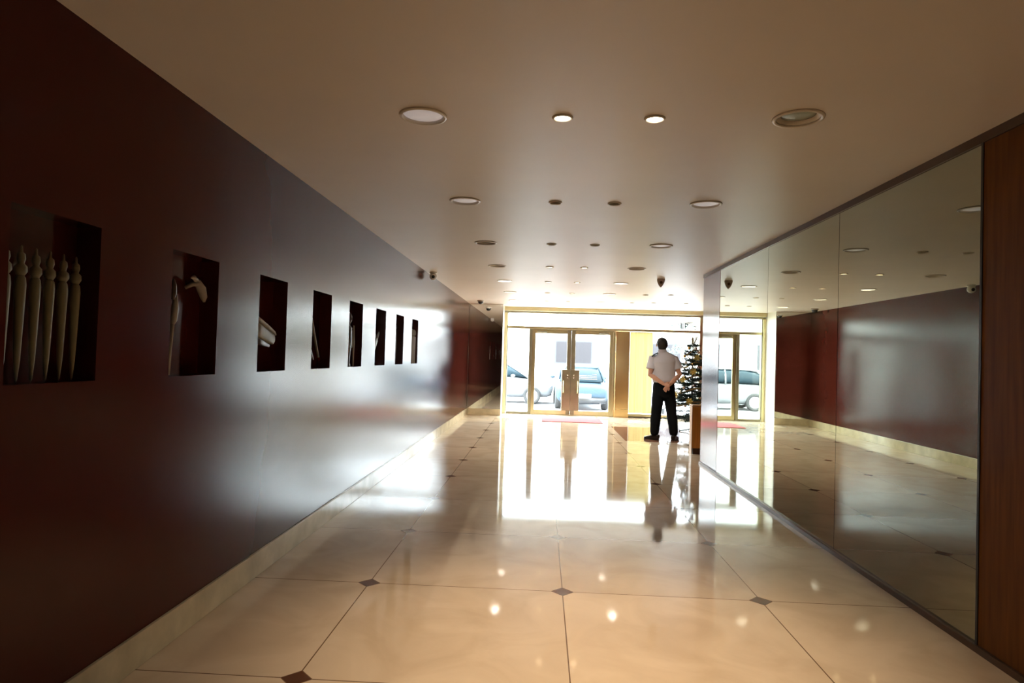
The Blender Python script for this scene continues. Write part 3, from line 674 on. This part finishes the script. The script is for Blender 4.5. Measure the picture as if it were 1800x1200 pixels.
def flower():
    e = thing('gold_flower_ornament', '', 'ornament')
    q = B()
    for k in range(7):
        a = 2*PI*k/7; d = Vector((math.cos(a), -.35, math.sin(a))).normalized(); sd = d.cross(Vector((0, 1, 0))).normalized()
        loft(q, [d*.008, d*.035, d*.062, d*.078], [(.006, .002), (.019, .003), (.015, .003), (.003, .001)], 10, ref=(0, 1, 0))
    obj('petals', q, M['flower'], e, smooth=True)
    q = B(); ball(q, (0, -.012, 0), .014, 12); obj('centre', q, M['gold'], e, smooth=True)
    return e
M['flower'] = mat('olive_gold_petals', (.46, .40, .10), .5)
fl = None
for i, (a, z_) in enumerate(((-1.75, 1.22), (-2.35, 1.06), (-1.1, .98), (-2.6, .74), (-1.45, 1.5), (-1.9, .64))):
    e = fl = flower() if fl is None else copy_tree(fl)
    r_ = .12 + .47*(1-(z_-.1)/(TH-.02)); e.location = (TX+r_*math.cos(a), TY+r_*math.sin(a), z_); e.rotation_euler.z = a+PI/2
    e['group'] = 'gold flowers on the christmas tree'
    e['label'] = 'olive gold flower ornament on the christmas tree, ' + ('just above its middle', 'left of the middle', 'right of the middle', 'lowest on the left edge', 'nearest the top', 'just above the counter')[i]
used = set(); vis = [tp for tp in tips if math.sin(tp[1]) < .1 and tp[2] > .5]; rnd.shuffle(vis)
cols = ['gold', 'silver', 'pearl']; cname = {'gold': 'gold', 'silver': 'silver', 'pearl': 'pearl pink'}
chosen = []
for p, a, z_ in vis:
    if all((p-q[0]).length > .13 for q in chosen): chosen.append((p, a, z_))
    if len(chosen) == 26: break
chosen.sort(key=lambda q: -q[0].z)
cells = {}
def cell_of(i, p): return (i % 3, 'upper' if p.z > 1.25 else ('middle' if p.z > .85 else 'lower'), 'left' if p.x < -.08 else ('right' if p.x > .08 else 'central'))
for i, (p, a, z_) in enumerate(chosen): cells.setdefault(cell_of(i, p), []).append(i)
for i, (p, a, z_) in enumerate(chosen):
    c_ = cols[i % 3]
    if c_ not in used: e = bp_[c_]; used.add(c_)
    else: e = copy_tree(bp_[c_])
    e.location = (TX+p.x, TY+p.y, p.z)
    third = 'upper' if p.z > 1.25 else ('middle' if p.z > .85 else 'lower'); sd = 'left' if p.x < -.08 else ('right' if p.x > .08 else 'central')
    e['label'] = '%s bauble on the %s %s branches of the christmas tree' % (cname[c_], third, sd)
    mates = cells[cell_of(i, p)]
    if len(mates) > 1: e['label'] += ', ' + (('higher', 'lower')[mates.index(i)] + ' of two' if len(mates) == 2 else ('top', 'middle', 'bottom', 'very lowest', 'last')[mates.index(i)] + ' one')
    e['group'] = '%s baubles, %s %s branches' % (cname[c_], third, sd)

# ------------------------------------------------------------------ the street outside
struct('ground_pavement', bx(-12, 16, 16.32, 18.6, -.22, -.10), M['pave'])
struct('ground_road', bx(-30, 34, 18.6, 34, -.40, -.25), M['asphalt'])
bd = thing('building', 'pale rendered building across the street seen through the doors', 'building', (1, 30, 0))
obj('wall', bx(-22, 24, 0, 6, -.25, 3.6), M['facade'], bd)
obj('cornice', bx(-22, 24, -.25, 0, 3.3, 3.6), M['facade'], bd, bevel=.03)
for x0, x1 in ((-8, -6.3), (-4.6, -2.9), (-.45, 1.35), (3.6, 5.4), (7.6, 9.4)):
    w_ = obj('window', bx(x0, x1, -.06, .02, 1.1, 2.25), mat('grey_window_frame', (.05, .05, .055), .6, spec=.1), bd, bevel=.02)
    obj('pane', bx(x0+.1, x1-.1, -.075, -.055, 1.2, 2.15), mat('street_pane', (.028, .026, .028), .4, spec=.1), w_)
    obj('sill', bx(x0-.1, x1+.1, -.16, 0, 1.02, 1.1), M['facade'], w_)

M['tyre'] = mat('tyre_rubber', (.02, .02, .02), .8); M['rim'] = mat('alloy_rim', (.5, .5, .52), .3, metal=1)
M['carglass'] = mat('car_glass', (.012, .022, .028), .3, spec=.12); M['plate'] = mat('number_plate', (.8, .8, .75), .5); M['redlamp'] = mat('tail_lamp', (.45, .02, .02), .2)
def car(loc, rot, paint, label):
    t = thing('car', label, 'car', loc, rot)      # nose towards +x
    b = B(); loft(b, [(-2.05,0,.50), (-1.98,0,.52), (-1.7,0,.56), (-.8,0,.57), (.6,0,.57), (1.2,0,.55), (1.85,0,.50), (2.02,0,.46)],
                  [(.70,.22), (.78,.30), (.82,.36), (.84,.37), (.84,.37), (.83,.34), (.76,.27), (.66,.18)], 28, ref=(0,0,1), power=4); obj('body', b, paint, t, smooth=True)
    b = B(); loft(b, [(-1.85,0,.93), (-1.45,0,1.12), (-1.0,0,1.17), (0,0,1.17), (.45,0,1.12), (1.15,0,.92)], [(.66,.04), (.66,.24), (.66,.28), (.66,.28), (.64,.24), (.62,.03)], 28, ref=(0,0,1), power=3.4); obj('windows', b, M['carglass'], t, smooth=True)
    b = B(); loft(b, [(-1.50,0,1.36), (-1.2,0,1.41), (-.5,0,1.44), (.1,0,1.43), (.48,0,1.34)], [(.50,.02), (.57,.03), (.58,.03), (.56,.03), (.5,.015)], 24, ref=(0,0,1), power=4); obj('roof', b, paint, t, smooth=True)
    for s in (-1, 1):
        for pts in ([(-1.9, s*.70, .93), (-1.62, s*.62, 1.2), (-1.42, s*.54, 1.38)], [(1.15, s*.66, .92), (.8, s*.6, 1.15), (.44, s*.53, 1.36)], [(-.3, s*.70, .92), (-.3, s*.665, 1.2), (-.3, s*.56, 1.40)]):
            b = B(); loft(b, pts, .035, 8, ref=(0,1,0)); obj('pillar', b, paint, t, smooth=True)
        b = B(); ball(b, (.62, s*.92, .98), (.08, .09, .06), 12); obj('wing_mirror', b, paint, t, smooth=True)
        b = B(); ball(b, (-2.0, s*.60, .72), (.05, .14, .09), 12); obj('tail_lamp', b, M['redlamp'], t, smooth=True)
        b = B(); ball(b, (1.93, s*.56, .60), (.08, .15, .07), 12); obj('headlamp', b, M['chrome'], t, smooth=True)
        for x in (-1.28, 1.30):
            b = B(); lathe(b, [(.2, -.09), (.29, -.1), (.31, -.07), (.31, .07), (.29, .1), (.2, .09), (.2, -.09)], 28); w_ = obj('wheel', b, M['tyre'], t, smooth=True); w_.rotation_euler = (PI/2, 0, 0); w_.location = (x, s*.76, .31)
            b = B(); lathe(b, [(0, -.07), (.2, -.08), (.2, .08), (0, .07)], 20); obj('rim', b, M['rim'], w_)
    b = B(); box(b, -2.09, -2.06, -.26, .26, .42, .54); obj('number_plate', b, M['plate'], t)
    b = B(); loft(b, [(-2.04,-.72,.34), (-2.10,0,.34), (-2.04,.72,.34)], [(.05,.09), (.06,.10), (.05,.09)], 12, ref=(0,0,1), power=3); obj('bumper', b, M['dark'], t, smooth=True)
    b = B()
    for i in range(6): z_ = 1.0 + i*.05; x_ = -1.83 + i*.06; box(b, x_-.035, x_-.025, -.45, .45, z_, z_+.012)
    obj('demister_lines', b, M['rim'], t)
    return t
car((1.32, 22.6, -.25), PI/2, mat('blue_grey_paint', (.035, .055, .075), .55, spec=.1), 'blue grey car seen from behind through the right hand door')
car((-1.62, 23.6, -.25), 0, mat('silver_white_paint', (.12, .125, .13), .5, spec=.1), 'pale silver car parked side on, its front bumper visible through the left door')

mt = thing('motorcycle', 'dark parked motorcycle outside the right window, behind the guard', 'motorcycle', (3.62, 19.6, -.25), math.radians(75))
for x, nm in ((-.62, 'wheel'), (.64, 'wheel')):
    b = B(); 
    for k in range(36):
        pass
    lathe(b, [(.24, -.03), (.29, -.045), (.31, 0), (.29, .045), (.24, .03), (.24, -.03)], 30); w_ = obj(nm, b, M['tyre'], mt, smooth=True); w_.rotation_euler = (PI/2, 0, 0); w_.location = (x, 0, .31)
    b = B()
    for k in range(5):
        a = 2*PI*k/5; loft(b, [(0, 0, 0), (.25*math.cos(a), .25*math.sin(a), 0)], .016, 6, ref=(0,0,1))
    lathe(b, [(0, -.04), (.05, -.04), (.05, .04), (0, .04)], 14); obj('spokes', b, M['rim'], w_)
b = B(); loft(b, [(-.75,0,.72), (-.5,0,.72), (-.1,0,.66), (.1,0,.74), (.35,0,.86), (.45,0,.80)], [(.07,.04), (.12,.10), (.13,.12), (.15,.14), (.12,.10), (.05,.04)], 18, ref=(0,0,1)); obj('tank_and_tail', b, mat('navy_paint', (.03, .05, .09), .25), mt, smooth=True)
b = B(); loft(b, [(-.62,0,.80), (-.35,0,.80), (-.05,0,.80)], [(.10,.035), (.13,.045), (.10,.035)], 14, ref=(0,0,1)); obj('seat', b, M['dark'], mt, smooth=True)
b = B(); ball(b, (0, 0, .42), (.22, .14, .2), 14); obj('engine', b, M['rim'], mt, smooth=True)
b = B(); loft(b, [(.30,-.33,1.02), (.36,-.15,.99), (.40,0,.97), (.36,.15,.99), (.30,.33,1.02)], .014, 8, ref=(0,0,1)); obj('handlebar', b, M['dark'], mt, smooth=True)
for s in (-1, 1):
    b = B(); loft(b, [(.64, s*.08, .31), (.42, s*.08, .92)], .02, 8); obj('fork', b, M['rim'], mt, smooth=True)
b = B(); ball(b, (.5, 0, .9), (.08, .09, .09), 14); obj('headlamp', b, M['chrome'], mt, smooth=True)
b = B(); loft(b, [(-.62,.09,.31), (-.1,.09,.36)], .022, 8); loft(b, [(-.62,-.09,.31), (-.1,-.09,.36)], .022, 8); obj('swing_arm', b, M['rim'], mt, smooth=True)

st = thing('street_tree', 'street tree with sparse drooping leaves outside the right window', 'tree', (5.1, 22.0, -.25))
b = B(); loft(b, [(0,0,0), (.02,0,1.0), (-.05,0,2.2), (.1,0,3.2)], [.11, .09, .07, .04], 14)
lf = B()
for i in range(16):
    a = rnd.random()*6.28; L_ = rnd.uniform(.6, 1.3); z0 = rnd.uniform(1.9, 3.1); d = Vector((math.cos(a), math.sin(a), rnd.uniform(-.1, .5)))
    p0 = Vector((0, 0, z0)); p1 = p0 + d*L_*.6; p2 = p0 + d*L_ + Vector((0, 0, -.15)); loft(b, [p0, p1, p2], [.03, .02, .008], 7)
    for k in range(55):
        q = p1.lerp(p2, rnd.random()*1.2) + Vector((rnd.gauss(0,.11), rnd.gauss(0,.11), rnd.gauss(-.06,.10))); u_ = Vector((rnd.gauss(0,1), rnd.gauss(0,1), rnd.gauss(-.5,1))).normalized(); v_ = u_.cross(Vector((rnd.random(), rnd.random(), .3))).normalized()
        lf.faces.new([lf.verts.new(q), lf.verts.new(q+u_*.05+v_*.022), lf.verts.new(q+u_*.10), lf.verts.new(q+u_*.05-v_*.022)])
obj('trunk', b, M['bark'], st, smooth=True); obj('foliage', lf, mat('street_leaves', (.07, .11, .09), .6), st)
